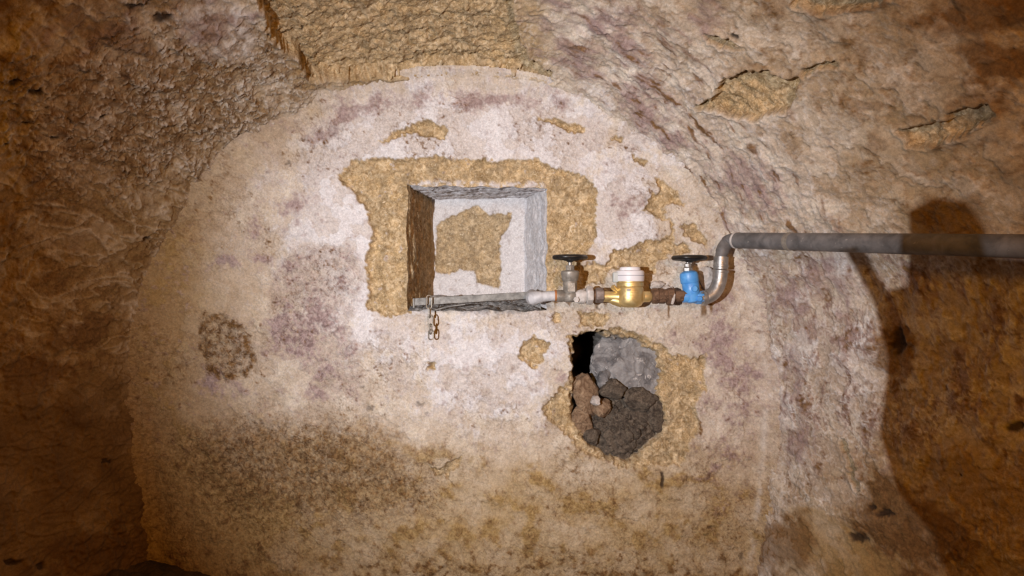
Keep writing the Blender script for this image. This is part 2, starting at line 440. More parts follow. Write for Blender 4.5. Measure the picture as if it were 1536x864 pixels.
    # relief, towards the room
    coat = fl1 * 0.0018 + fl2 * 0.0012
    h = 0.012 * n1 + 0.0045 * n2 + 0.0013 * n3 + 0.0006 * n4 + coat * (1 - stone) + 0.0012 * worm_l - 0.0008 * worm_d
    h = h - depth * 0.010 + depth * (0.0060 * fbm(X / 26, Y / 26, 4, 12) + 0.0010 * n3 + 0.0010 * cl_)
    h = h + 0.0011 * cl2 - 0.0007 * cd2 + (0.0006 + 0.001 * pinkr + 0.0015 * crust) * cl_ - 0.0012 * skim + crust * (0.0025 * n3 + 0.0012 * n4) + old * (0.002 * n3 - 0.002) + 0.0015 * rim
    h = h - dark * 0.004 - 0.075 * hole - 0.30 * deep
    return dict(h=h, stone=stone, purple=purple * (1 - stone), dirt_shade=np.clip(dirt_shade, 0, 1) * (1 - 0.75 * stone) + stone * 0.5 * ss(0.1, 0.5, n2 + 0.5 * n3), lime=lime,
                ochre=np.clip(ochre, 0, 1), dark=dark, grey=grey, rough=rough)

def axis(a, stops, step):
    out = [a]
    for b in stops:
        n = max(1, int(round((b - out[-1]) / step)))
        out += list(np.linspace(out[-1], b, n + 1)[1:])
    return np.array(out)
gx = axis(196, [NX0, NX1, 1170], 1.3)
gy = axis(100, [NY0, NY1, 892], 1.3)
GX, GY = np.meshgrid(gx, gy)
def wobble(X, Y):
    """uneven arrises of the niche, shared by wall and reveals"""
    a = 5.0 * fbm(Y / 26, Y * 0 + 3.3, 3, 20); b = 4.5 * fbm(Y / 26, Y * 0 + 9.1, 3, 21)
    c = 4.0 * fbm(X / 26, X * 0 + 5.3, 3, 22); d = 6.0 * fbm(X / 30, X * 0 + 1.3, 3, 23)
    iny = ss(NY0 - 12, NY0, Y) * ss(NY1 + 12, NY1, Y); inx = ss(NX0 - 12, NX0, X) * ss(NX1 + 12, NX1, X)
    dx = a * np.exp(-((X - NX0) / 8) ** 2) * iny + b * np.exp(-((X - NX1) / 8) ** 2) * iny
    dy = (c + (X - NX0) * 0.022) * np.exp(-((Y - NY0) / 8) ** 2) * inx + d * np.exp(-((Y - NY1) / 8) ** 2) * inx
    return X + dx, Y + dy
WX, WY = wobble(GX, GY)
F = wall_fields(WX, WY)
bd = sdf(WX.astype(np.float32), WY.astype(np.float32), list(BC[::3]) + [(1124, 960), (236, 960)], 2000)
upl = ss(560, 330, WX) * ss(640, 520, WY)
fw = 20.0 + 44.0 * upl
fillet = np.clip(1 + bd / fw, 0, 1.4) ** 2 * (0.012 + 0.018 * upl)
F['h'] = F['h'] + fillet
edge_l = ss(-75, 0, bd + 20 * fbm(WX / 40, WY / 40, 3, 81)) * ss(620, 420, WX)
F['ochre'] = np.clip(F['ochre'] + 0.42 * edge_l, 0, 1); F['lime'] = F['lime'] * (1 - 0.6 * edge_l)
ridge_line = np.exp(-((bd + 7) / 4.5) ** 2)
F['h'] = F['h'] + 0.003 * ridge_line
rr = ridge_line * np.where(WX > 900, ss(-0.3, 0.2, fbm(WX / 30, WY / 30, 3, 82)), 0.0)
F['lime'] = np.maximum(F['lime'], 0.3 * rr)
for k_ in ('ochre', 'dirt_shade', 'purple'): F[k_] = np.clip(F[k_], 0, 1) * (1 - 0.6 * rr)
co = np.stack([(WX - 768) * K, -F['h'], ZC + (432 - WY) * K], -1)
cxm = (gx[:-1] + gx[1:]) / 2; cym = (gy[:-1] + gy[1:]) / 2
inn = ((cym > NY0) & (cym < NY1))[:, None] & ((cxm > NX0) & (cxm < NX1))[None, :]
keep = ~inn & (bd[:-1, :-1] < 14)
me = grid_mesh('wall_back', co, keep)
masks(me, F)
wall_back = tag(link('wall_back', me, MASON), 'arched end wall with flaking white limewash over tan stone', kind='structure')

# niche: four reveals and a back, all pieces of the wall
ND = 0.25
def front_ring(side, t):
    if side == 'left': X, Y = np.full(t.shape, NX0), NY0 + (NY1 - NY0) * t
    elif side == 'right': X, Y = np.full(t.shape, NX1), NY0 + (NY1 - NY0) * t
    elif side == 'top': X, Y = NX0 + (NX1 - NX0) * t, np.full(t.shape, NY0)
    else: X, Y = NX0 + (NX1 - NX0) * t, np.full(t.shape, NY1)
    X, Y = wobble(X, Y)
    h = wall_fields(X, Y)['h']
    return np.stack([(X - 768) * K, -h, ZC + (432 - Y) * K], -1)
def bp(px, py):
    q = P(px, py, ND); return np.array([q.x, q.y, q.z])
B00, B10, B01, B11 = bp(647, 299), bp(787, 296), bp(647, 444), bp(787, 443)
def lerp(a, b, t): return a[None, :] * (1 - t[:, None]) + b[None, :] * t[:, None]
def reveal(side, name, a, b, nrm, F_fn, flip):
    t = np.linspace(0, 1, 170); d = np.linspace(0, 1, 150)
    fr, bk = front_ring(side, t), lerp(a, b, t)
    TT, DD = np.meshgrid(t, d)
    co = fr[None] * (1 - DD[..., None]) + bk[None] * DD[..., None]
    U, V = (TT * 200).astype(np.float32), (DD * 160).astype(np.float32)
    F = F_fn(U, V)
    edge = ss(0, 0.08, DD) * ss(1, 0.97, DD)
    co = co + (F['h'] * edge)[..., None] * np.array(nrm)
    me = grid_mesh(name, co, None, flip); masks(me, F)
    return link(name, me, MASON, wall_back)
def f_left(U, V):
    n2, n3 = fbm(U / 60, V / 14, 4, 31), fbm(U / 18, V / 6, 3, 32)
    z = np.zeros_like(U)
    return dict(h=0.011 * n2 + 0.003 * n3, stone=z + 1, purple=z, dirt_shade=ss(0.2, 0.5, n2 + 0.4 * n3) * 0.25, lime=z, ochre=z, dark=ss(0.35, 0.5, n2 + 0.3 * n3) * 0.45, grey=z, rough=z + 0.7)
def f_lime(U, V):
    n2, n3 = fbm(U / 40, V / 40, 4, 33), fbm(U / 10, V / 10, 3, 34)
    z = np.zeros_like(U)
    return dict(h=0.012 * n2 + 0.002 * n3, stone=z, purple=ss(0.2, 0.6, n2) * 0.15, dirt_shade=ss(0.35, 0.55, n3) * 0.3, lime=z + 1, ochre=z, dark=z, grey=z, rough=z + 0.35)
def f_lintel(U, V):
    n2, n3 = fbm(U / 50, V / 20, 4, 35), fbm(U / 10, V / 10, 3, 36)
    z = np.zeros_like(U)
    return dict(h=0.010 * n2 + 0.003 * n3, stone=z, purple=0.12 + 0.5 * n2, dirt_shade=ss(0.15, 0.5, n2 + n3 * 0.4) * 0.3, lime=z + 0.95, ochre=z, dark=z, grey=z, rough=z + 0.6)
def f_sill(U, V):
    n2, n3 = fbm(U / 40, V / 20, 4, 37), fbm(U / 10, V / 10, 3, 38)
    z = np.zeros_like(U)
    return dict(h=0.014 * n2 + 0.004 * n3, stone=z, purple=z, dirt_shade=ss(0.2, 0.5, n3) * 0.4, lime=z + 0.5, ochre=z, dark=ss(0.25, 0.5, n2) * 0.6, grey=0.85 - 0.5 * ss(90, 150, V) + 0.4 * n2, rough=z + 0.6)
reveal('left', 'niche_reveal', B00, B01, (1, 0, 0), f_left, False)
reveal('right', 'niche_reveal', B10, B11, (-1, 0, 0), f_lime, True)
reveal('top', 'niche_lintel', B00, B10, (0, 0, -1), f_lintel, True)
reveal('bottom', 'niche_sill', B01, B11, (0, 0, 1), f_sill, False)
tx, ty = np.linspace(0, 1, 170), np.linspace(0, 1, 160)
TX, TY = np.meshgrid(tx, ty)
co = (B00 * (1 - TX[..., None]) + B10 * TX[..., None]) * (1 - TY[..., None]) + (B01 * (1 - TX[..., None]) + B11 * TX[..., None]) * TY[..., None]
PXn, PYn = (647 + 140 * TX).astype(np.float32), (292 + 150 * TY).astype(np.float32)
n2, n3 = fbm(PXn / 30, PYn / 30, 4, 41), fbm(PXn / 8, PYn / 8, 3, 42)
sd = sdf(PXn + 6 * n2 + 3 * n3, PYn + 6 * fbm(PXn / 20, PYn / 20, 3, 43) + 3 * n3,
         [(655, 332), (672, 322), (690, 310), (715, 304), (735, 318), (768, 314), (760, 340), (750, 358), (752, 400), (747, 432), (716, 424), (712, 405), (690, 402), (672, 410), (655, 405)], 60)
st = ss(1.5, -1.5, sd)
Fb = dict(h=0.004 * n2 + 0.001 * n3 - 0.008 * ss(3, -4, sd) + st * 0.004 * fbm(PXn / 14, PYn / 14, 3, 44), stone=st * 0.93, purple=ss(0.05, 0.5, n2 + 0.3 * n3) * 0.22 * (1 - st),
          dirt_shade=ss(0.25, 0.5, n3) * 0.3, lime=0.85 * (1 - st) + 0 * n2, ochre=st * 0, dark=st * 0, grey=st * 0, rough=0.4 + 0.3 * st)
co[..., 1] -= Fb['h'] * ss(0, 0.05, TX) * ss(1, 0.95, TX) * ss(0, 0.05, TY) * ss(1, 0.95, TY)
me = grid_mesh('niche_back', co); masks(me, Fb)
link('niche_back', me, MASON, wall_back)

# ------------------------------------------------------------------ vault: left wall, ceiling, right wall
bpts = np.stack([(BC[:, 0] - 768) * K, ZC + (432 - BC[:, 1]) * K], -1)
seg = np.r_[0, np.cumsum(np.hypot(*np.diff(bpts, axis=0).T))]
NS = 1340
sv = np.linspace(0, seg[-1], NS)
bx, bz = np.interp(sv, seg, bpts[:, 0]), np.interp(sv, seg, bpts[:, 1])
def smooth1(a, n):
    k = np.ones(n) / n
    return np.convolve(np.pad(a, n // 2, mode='edge'), k, mode='valid')[:len(a)]
txv, tzv = np.gradient(bx), np.gradient(bz)
nxv, nzv = smooth1(-tzv, 61), smooth1(txv, 61)            # outward
ln = np.hypot(nxv, nzv); nxv /= ln; nzv /= ln
splay = 0.40 + 0.02 * nzv + 0.07 * np.clip(nxv, 0, 1) - 0.08 * np.clip(-nxv, 0, 1)
uv = np.r_[np.linspace(-0.012, 0.62, 372), np.linspace(0.63, 2.45, 74)]
Sg, Ug = np.meshgrid(sv, uv)
def off(u): return np.where(u < 0.9, u, 0.9 + 0.3 * (1 - np.exp(-(u - 0.9) / 0.3)))
OFF = splay[None] * off(Ug)
VX, VZ, VY = bx[None] + nxv[None] * OFF, bz[None] + nzv[None] * OFF, -Ug
dep = D + VY
ok = dep > 0.12
PX = np.where(ok, 768 + VX * FPX / np.where(ok, dep, 1), 1e5 * np.sign(VX)).astype(np.float32)
PY = np.where(ok, 432 - (VZ - ZC) * FPX / np.where(ok, dep, 1), -1e5).astype(np.float32)
A, Bq = (Sg / K).astype(np.float32), (Ug / K).astype(np.float32)      # surface coordinates in wall pixels

def vault_fields():
    n1 = fbm(A / 170, Bq / 170, 4, 51)
    n2 = fbm(A / 46, Bq / 46, 4, 52)
    n3 = fbm(A / 12, Bq / 13, 3, 53)
    n4 = fbm(A / 4.8, Bq / 5.5, 2, 54)
    stk = fbm(A / 62 + Bq / 45, Bq / 17 + 0.35 * n2, 4, 55)            # trowel streaks following the arch
    stk2 = fbm(A / 30 + Bq / 20, Bq / 8 + 0.5 * n2, 3, 66)
    cd, cl, cq = curl(A, Bq * 1.15, 12, 211, 0.08)
    cd2, cl2, cq2 = curl(A * 1.25, Bq * 0.62, 26, 212, 0.085)
    wx = PX + 8 * fbm(A / 24, Bq / 24, 3, 56) + 4 * pn(A / 6, Bq / 6, 57)
    wy = PY + 8 * fbm(A / 24, Bq / 24, 3, 58) + 4 * pn(A / 6, Bq / 6, 59)
    z = np.zeros_like(A)
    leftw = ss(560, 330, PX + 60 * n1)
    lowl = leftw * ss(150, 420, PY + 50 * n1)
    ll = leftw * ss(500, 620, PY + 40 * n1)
    topr = ss(800, 900, PX) * ss(430, 330, PY)
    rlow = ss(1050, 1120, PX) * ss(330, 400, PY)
    band = topr * ss(260, 90, Bq + 40 * n2)
    far = topr * (1 - band)
    crumb = leftw * ss(-0.05, 0.4, blob(PX, PY, 230, 140, 330, 150, -0.25) + 0.45 * n2)
    skim = ss(0.02, 0.16, fbm(A / 80, Bq / 70, 4, 65)) * (1 - 0.6 * crumb)
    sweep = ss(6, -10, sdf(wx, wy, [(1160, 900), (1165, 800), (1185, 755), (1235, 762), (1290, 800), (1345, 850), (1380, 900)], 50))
    polys = [
        [(376, -200), (384, -10), (398, 30), (405, 55), (440, 85), (452, 100), (470, 122), (520, 118), (600, 113), (690, 110), (770, 114), (832, 122),
         (826, 106), (792, 92), (780, 60), (770, 20), (768, -10), (775, -200)],
        [(1045, 160), (1075, 140), (1085, 120), (1118, 106), (1150, 104), (1165, 115), (1196, 116), (1198, 148), (1182, 168), (1130, 178), (1080, 168)],
        [(1200, 108), (1225, 97), (1258, 92), (1258, 100), (1228, 104), (1206, 116)],
        [(1345, 197), (1390, 184), (1422, 178), (1425, 166), (1490, 152), (1496, 172), (1440, 205), (1400, 222), (1360, 222)],
        [(1262, 655), (1270, 662), (1284, 695), (1292, 735), (1284, 738), (1272, 700)],
        [(1190, 8), (1230, 20), (1300, 12), (1345, -5), (1190, -20)],
        [(1060, 52), (1085, 60), (1105, 66), (1098, 74), (1075, 70)],
    ]
    sds = [sdf(wx, wy, p, 40) for p in polys]
    sd = np.minimum.reduce(sds)
    stone = ss(1.5, -1.5, sd)
    dep_ = ss(1.0, -2.8, sd)
    panel = ss(2, -8, sds[0])
    smooth = np.clip(0.95 * ll + 0.6 * skim * (1 - band) + sweep + 0.35 * far, 0, 1)
    lt = cl * (1 - 0.85 * smooth); dk = cd * (1 - 0.85 * smooth)
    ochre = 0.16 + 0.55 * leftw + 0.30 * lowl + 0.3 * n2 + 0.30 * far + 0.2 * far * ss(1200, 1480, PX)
    ochre = ochre + 0.55 * ss(1150, 1300, PX + 30 * n2) * ss(600, 760, PY + 40 * n2) + 0.30 * rlow * ss(1290, 1340, PX) + 0.35 * sweep  # rlow term paints the orange tint of the shadow zone into the colour
    ochre = ochre + 0.5 * ss(400, 520, PX) * ss(860, 780, PX) * (PY < 135) * (PY > -500)
    ochre = ochre - 0.06 * crumb
    lime = ss(0.0, 0.5, n2 * 0.8 - stk * 0.5 * band - stk2 * 0.4 * band + 0.25 * rlow + 0.06) * (0.45 * band + 0.12 * far + 0.62 * rlow * ss(760, 600, PY))
    tl = ss(0.0, 0.4, blob(PX, PY, 330, 40, 75, 60, 0.3) + 0.4 * n2)
    lime = np.maximum(lime, 0.55 * tl); crumb = crumb * (1 - 0.8 * tl); ochre = ochre * (1 - 0.7 * tl)
    pur = 0.75 * blob(PX, PY, 900, 45, 160, 95, 0.2)
    for bx_, by_, rx_, ry_, ro_, k_ in ((985, 170, 130, 60, 0.75, 0.9), (1120, 270, 140, 60, 0.6, 0.85), (1070, 330, 90, 45, 0.8, 0.9), (1230, 430, 150, 90, 0, 0.8), (1185, 560, 45, 80, 0, 0.8),
                                        (1190, 660, 50, 50, 0, 0.95), (320, 30, 90, 60, 0, 0.85), (150, 50, 150, 60, 0, 0.55), (1055, 25, 50, 50, 0, 1.0), (870, 90, 100, 50, 0.5, 0.8)):
        pur = np.maximum(pur, blob(PX, PY, bx_, by_, rx_, ry_, ro_) * k_)
    purple = ss(0.15, 0.75, 0.85 * pur + 0.6 * stk + 0.35 * stk2 + 0.45 * n2 + 0.3 * n3) * 0.85 * ss(-0.4, 0.05, pur)
    purple = np.maximum(purple, 0.55 * ss(0.12, 0.35, 0.7 * stk + 0.6 * stk2) * band)
    vm = fbm(A / 48 + 0.3 * n3, Bq / 20 + 0.3 * n2, 4, 67)
    purple = np.maximum(purple, 0.8 * rlow * (1 - sweep) * ss(0.0, 0.42, vm + 0.3 * n2 + 0.25 * n3 + 0.3 * cd - 0.3 * cl) * ss(780, 620, PY))
    dirt_shade = crumb * np.clip(0.46 + 0.7 * n3 + 0.5 * cd - 0.8 * cl + 0.3 * n2, 0, 1)
    dirt_shade = np.maximum(dirt_shade, leftw * (1 - crumb) * np.clip(0.28 + 0.45 * n2 + 0.3 * n3 + 0.35 * dk - 0.55 * cl2 + 0.3 * cd2, 0, 1))
    dirt_shade = np.maximum(dirt_shade, ll * (0.72 + 0.35 * n2))  # poorly lit lower left: its shade painted in as brown
    dirt_shade = np.maximum(dirt_shade, 0.85 * ss(0.22, 0.42, 0.8 * stk + 0.7 * stk2 + 0.2 * n3) * band)
    dirt_shade = np.maximum(dirt_shade, far * (0.10 + 0.5 * ss(0.1, 0.45, n2 + 0.4 * n3) + 0.35 * dk + 0.3 * cd2))
    dirt_shade = np.maximum(dirt_shade, rlow * (1 - sweep) * (0.10 + 0.7 * ss(0.18, 0.45, 0.8 * vm + 0.35 * n3 + 0.3 * n4) + 0.35 * dk - 0.4 * lt))
    for bx_, by_, rx_, ry_, ro_, k_ in ((1360, 790, 120, 75, 0.7, 0.9), (1175, 815, 50, 55, 0.9, 0.7), (1345, 530, 40, 60, 0, 0.85), (1470, 20, 130, 40, -0.1, 0.8), (1500, 85, 90, 32, 0.2, 0.85), (1425, 325, 75, 50, 0, 0.6),  # blob above the long pipe repeats the cast shadow in colour
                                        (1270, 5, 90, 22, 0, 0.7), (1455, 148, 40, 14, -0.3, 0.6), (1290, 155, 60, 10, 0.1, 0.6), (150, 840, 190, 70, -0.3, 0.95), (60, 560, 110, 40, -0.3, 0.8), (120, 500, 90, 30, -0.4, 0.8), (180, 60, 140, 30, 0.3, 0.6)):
        dirt_shade = np.maximum(dirt_shade, ss(0.0, 0.5, blob(wx, wy, bx_, by_, rx_, ry_, ro_) + 0.7 * n2 + 0.45 * n3) * k_ * ss(-0.5, -0.1, blob(PX, PY, bx_, by_, rx_, ry_, ro_)))
    dirt_shade = np.maximum(dirt_shade, 0.6 * ss(120, 20, PX + 30 * n2) * ss(-0.1, 0.35, n2 + 0.3 * n3))
    f1, f2 = fbm(A / 58 + 0.2 * n3, Bq / 62, 4, 60), fbm(A / 26 + 0.3 * n2, Bq / 34, 4, 61)
    fl1, fl2 = ss(-0.02, 0.03, f1), ss(0.06, 0.1, f2)
    fe = np.maximum(ss(0.03, 0.0, np.abs(f1)), 0.8 * ss(0.035, 0.0, np.abs(f2 - 0.08)))
    dirt_shade = dirt_shade + 0.30 * fe * (1 - 0.6 * ll) + 0.12 * (1 - fl1) * (1 - ll)
    ochre = ochre + 0.16 * (0.5 - fl1) + 0.12 * (0.4 - fl2)
    lime = lime * (0.6 + 0.4 * fl1)
    purple = np.clip(purple + 0.18 * (1 - fl2) * (band + rlow * (1 - sweep)), 0, 1)
    near = 1 - 0.55 * np.exp(-(np.clip(Bq, 0, None) / 28) ** 2) * leftw * (1 - ll)
    ochre = ochre * near; dirt_shade = dirt_shade * near
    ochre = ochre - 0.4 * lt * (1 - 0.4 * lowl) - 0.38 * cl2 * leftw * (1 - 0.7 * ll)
    lime = np.clip(lime + 0.22 * lt * crumb + 0.30 * lt * (0.5 + 0.5 * (band + rlow)) * (1 - 0.7 * lowl), 0, 1)
    dark = z.copy()
    for cx, cy, rx, ry in ((218, 357, 5, 6), (254, 377, 4, 3), (20, 120, 12, 7), (52, 136, 16, 6), (70, 164, 5, 4), (104, 182, 4, 3), (38, 188, 5, 3), (10, 217, 7, 4), (150, 176, 8, 3), (80, 205, 8, 4),
                           (160, 692, 8, 5), (20, 845, 18, 8), (60, 850, 12, 5), (1440, 713, 6, 3), (1346, 512, 16, 26), (1520, 640, 16, 10), (455, 60, 4, 2), (205, 8, 24, 5), (245, 28, 16, 8),
                           (300, 303, 4, 6), (1330, 770, 16, 6), (1285, 805, 16, 9), (1310, 760, 10, 5), (1100, 52, 10, 4), (1075, 58, 8, 4)):
        dark = np.maximum(dark, ss(0.0, 0.45, blob(wx, wy, cx, cy, rx, ry)) * 0.9)
    dark = np.maximum(dark, 0.30 * ll * (0.8 + n2))  # deepens the painted shade at the lower left
    dark = np.maximum(dark, 0.6 * ss(0.45, 0.58, n3 + 0.3 * n2) * crumb)
    rough = np.clip(0.24 + 0.4 * stone + 0.25 * n2 + 0.22 * crumb - 0.4 * smooth, 0.03, 1)
    flake = fl1 * 0.0022 + fl2 * 0.0013
    h = 0.016 * n1 + 0.009 * n2 + (0.0014 * n3 + 0.0005 * n4) * (1 - 0.75 * smooth) + (0.005 * stk - 0.003 * stk2) * band + flake * (1 - stone)
    h = h + (0.0030 * cl2 - 0.0015 * cd2) * (1 - 0.5 * far - 0.5 * rlow) + (0.0008 + 0.003 * crumb) * lt - 0.0006 * dk
    h = h + 0.004 * np.exp(-((sd - 3) / 4) ** 2) - 0.024 * dep_ - 0.008 * panel * (1 + 1.2 * ss(480, 420, PX)) + dep_ * (0.010 * fbm(A / 26, Bq / 13, 4, 62) + 0.003 * n3 + 0.002 * cl)
    h = h + crumb * 0.004 * n3 - 0.006 * dark
    h = h + 0.010 * np.clip(blob(PX, PY, 170, 800, 110, 70, -0.4), 0, 1) * (1 + 1.5 * n3)
    h = h * (0.35 + 0.65 * ss(-4, 24, Bq))
    h = np.where(Ug > 0.64, 0.016 * n1 + 0.006 * n2, h)
    return dict(h=h, stone=stone, purple=purple * (1 - stone) * (1 - 0.8 * lowl), lime=lime * (1 - stone),
                dirt_shade=np.clip(dirt_shade, 0, 1) * (1 - 0.6 * stone) + stone * (0.22 + 0.15 * far + 0.6 * ss(0.05, 0.4, fbm(A / 26, Bq / 13, 4, 62) * -1 + 0.4 * n3)),
                ochre=np.clip(ochre, 0, 1), dark=dark, grey=z, rough=rough)
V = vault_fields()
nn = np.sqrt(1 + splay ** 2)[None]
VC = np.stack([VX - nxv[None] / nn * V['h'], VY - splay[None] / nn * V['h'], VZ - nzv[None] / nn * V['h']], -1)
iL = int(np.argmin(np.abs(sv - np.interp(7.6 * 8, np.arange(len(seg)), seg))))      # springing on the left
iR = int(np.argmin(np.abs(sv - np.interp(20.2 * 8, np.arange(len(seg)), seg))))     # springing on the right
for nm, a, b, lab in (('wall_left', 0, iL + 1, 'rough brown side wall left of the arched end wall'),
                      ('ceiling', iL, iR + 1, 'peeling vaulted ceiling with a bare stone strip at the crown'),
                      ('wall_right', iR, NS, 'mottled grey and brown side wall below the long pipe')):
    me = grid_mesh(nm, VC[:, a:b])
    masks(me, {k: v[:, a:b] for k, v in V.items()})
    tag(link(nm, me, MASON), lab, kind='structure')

# floor
fx, fy = np.linspace(-1.45, 1.35, 260), np.linspace(-2.45, 0.06, 260)
FX, FY = np.meshgrid(fx, fy)
fz = 0.012 * fbm(FX * 4, FY * 4, 4, 71) + 0.005 * fbm(FX * 18, FY * 18, 3, 72) - 0.012
fz += 0.075 * np.exp(-(((FX + 0.86) / 0.16) ** 2 + ((FY + 0.12) / 0.2) ** 2)) * (1 + 0.5 * fbm(FX * 25, FY * 25, 3, 73))
me = grid_mesh('floor', np.stack([FX, FY, fz], -1))
tag(link('floor', me, M_EARTH), 'dark earth floor along the foot of the end wall', kind='structure')

# added unseen slab behind the camera, outline shaped to cast the right-hand wall's shadow
def vault_hit(px, py):
    d = (PX - px) ** 2 + (PY - py) ** 2
    d[Ug < 0] = 1e12
    r, c = np.unravel_index(np.argmin(d), d.shape)
    return Vector((VX[r, c], VY[r, c], VZ[r, c]))
PY0 = -1.45
sh = [(1420, 864), (1398, 800), (1345, 735), (1320, 650), (1331, 540), (1314, 462), (1292, 420), (1268, 376), (1296, 372), (1312, 405), (1330, 436), (1362, 430),
      (1364, 318), (1400, 298), (1450, 304), (1476, 345), (1490, 388), (1535, 392)]
out = []
for px, py in sh:
    q = vault_hit(px, py)
    t = (PY0 - LAMP.y) / (q.y - LAMP.y)
    p = LAMP.lerp(q, t)
    out.append((p.x, p.z))
x_r = out[-1][0]
out = out + [(x_r + 0.10, out[-1][1] - 0.004), (x_r + 0.16, 0.30), (x_r + 0.18, -0.02), (out[0][0] - 0.03, -0.02), (out[0][0] - 0.012, 0.35)]
bm = bmesh.new()
f0 = [bm.verts.new((x, PY0, z)) for x, z in out]
def blocker_back(x, z):                       # back face shrinks towards the torch so the shadow keeps its outline
    if z < 0.5: return (x, PY0 - 0.03, z)
    q = LAMP.lerp(Vector((x, PY0, z)), (PY0 - 0.03 - LAMP.y) / (PY0 - LAMP.y))
    return (q.x + 0.0006, q.y, q.z - 0.0006)
f1 = [bm.verts.new(blocker_back(x, z)) for x, z in out]
bm.faces.new(f0); bm.faces.new(f1[::-1])
for i in range(len(out)):
    j = (i + 1) % len(out)
    bm.faces.new((f0[j], f0[i], f1[i], f1[j]))
bmesh.ops.recalc_face_normals(bm, faces=bm.faces)
me = bpy.data.meshes.new('shadow_blocker'); bm.to_mesh(me); bm.free()
tag(link('shadow_blocker', me, M_RSTONE, None, False), 'added unseen slab that shades the right wall', kind='structure')

# ------------------------------------------------------------------ rubble in the hole, pieces of the wall
def stone_piece(name, centre, rad, mat, seed, sub=4, amp=0.22, crack=0.10, rot=0, nplanes=16):
    bm = bmesh.new()
    bmesh.ops.create_icosphere(bm, subdivisions=sub, radius=1)
    o = Vector((seed * 3.7, seed * 1.3, seed * 2.1))
    R = Matrix.Rotation(rot, 3, 'Y')
    rnd = random.Random(seed)
    planes = [(Vector((rnd.gauss(0, 1), rnd.gauss(0, 1), rnd.gauss(0, 1))).normalized(), rnd.uniform(0.66, 0.95)) for _ in range(nplanes)]
    for v in bm.verts:
        p = v.co.normalized()
        r = 1.15
        for n_, d_ in planes:                     # broken faces
            k = p.dot(n_)
            if k > 0.05: r = min(r, d_ / k)
        k1, k2, k3 = (abs(mnoise.noise(p * f + o)) for f in (2.6, 5.5, 13))
        r += amp * 0.25 * mnoise.fractal(p * 2.0 + o, 1.0, 2.0, 3) + 0.035 * mnoise.noise(p * 9 + o) + 0.02 * mnoise.noise(p * 24 + o)
        r -= crack * max(0, 1 - k1 * 9) + crack * 0.6 * max(0, 1 - k2 * 8) + crack * 0.3 * max(0, 1 - k3 * 6)
        q = p * r
        q = Vector((q.x * rad[0], q.y * rad[1], q.z * rad[2]))
        v.co = R @ q + centre
    me = bpy.data.meshes.new(name); bm.to_mesh(me); bm.free()
    return link(name, me, mat, wall_back)
def wr(px): return px * K
stone_piece('rubble_stone', P(954, 552, 0.066), (wr(62), 0.055, wr(66)), M_GSTONE, 3, 6, 0.2, 0.05, 0.0, 13)['label'] = 'grey stone lodged in the upper right of the hole'
stone_piece('rubble_stone', P(932, 645, 0.060), (wr(82), 0.055, wr(72)), M_DSTONE, 2, 6, 0.2, 0.15, 0.5, 30)['label'] = 'dark cracked boulder filling the bottom of the hole'
for i, (px, py, rx, rz, y) in enumerate(((878, 588, 19, 28, 0.035), (872, 628, 15, 24, 0.03), (903, 612, 12, 12, 0.03), (885, 655, 14, 14, 0.03), (988, 612, 16, 30, 0.035),
                                         (905, 568, 8, 14, 0.05), (893, 600, 7, 6, 0.015), (960, 600, 26, 14, 0.02), (920, 585, 18, 12, 0.02))):
    m = (M_RSTONE, M_RSTONE, M_RSTONE, M_DSTONE, M_DSTONE, M_GSTONE, M_LUMP, M_DSTONE, M_DSTONE)[i]
    stone_piece('rubble_stone', P(px, py, y), (wr(rx * 1.25), 0.026, wr(rz * 1.25)), m, 5 + i, 4, 0.3, 0.06, 0.3 * (i % 3 - 1))
stone_piece('lime_lump', P(1060, 418, -0.012), (wr(11), 0.018, wr(23)), M_LUMP, 31, 4, 0.3, 0.06, 0.05)
for i, (px, py, rx, rz) in enumerate(((985, 428, 12, 7), (1000, 436, 14, 8), (878, 440, 12, 7))):
    stone_piece('lime_lump', P(px, py, -0.012), (wr(rx), 0.012, wr(rz)), M_LUMP, 41 + i, 3, 0.25, 0.1)

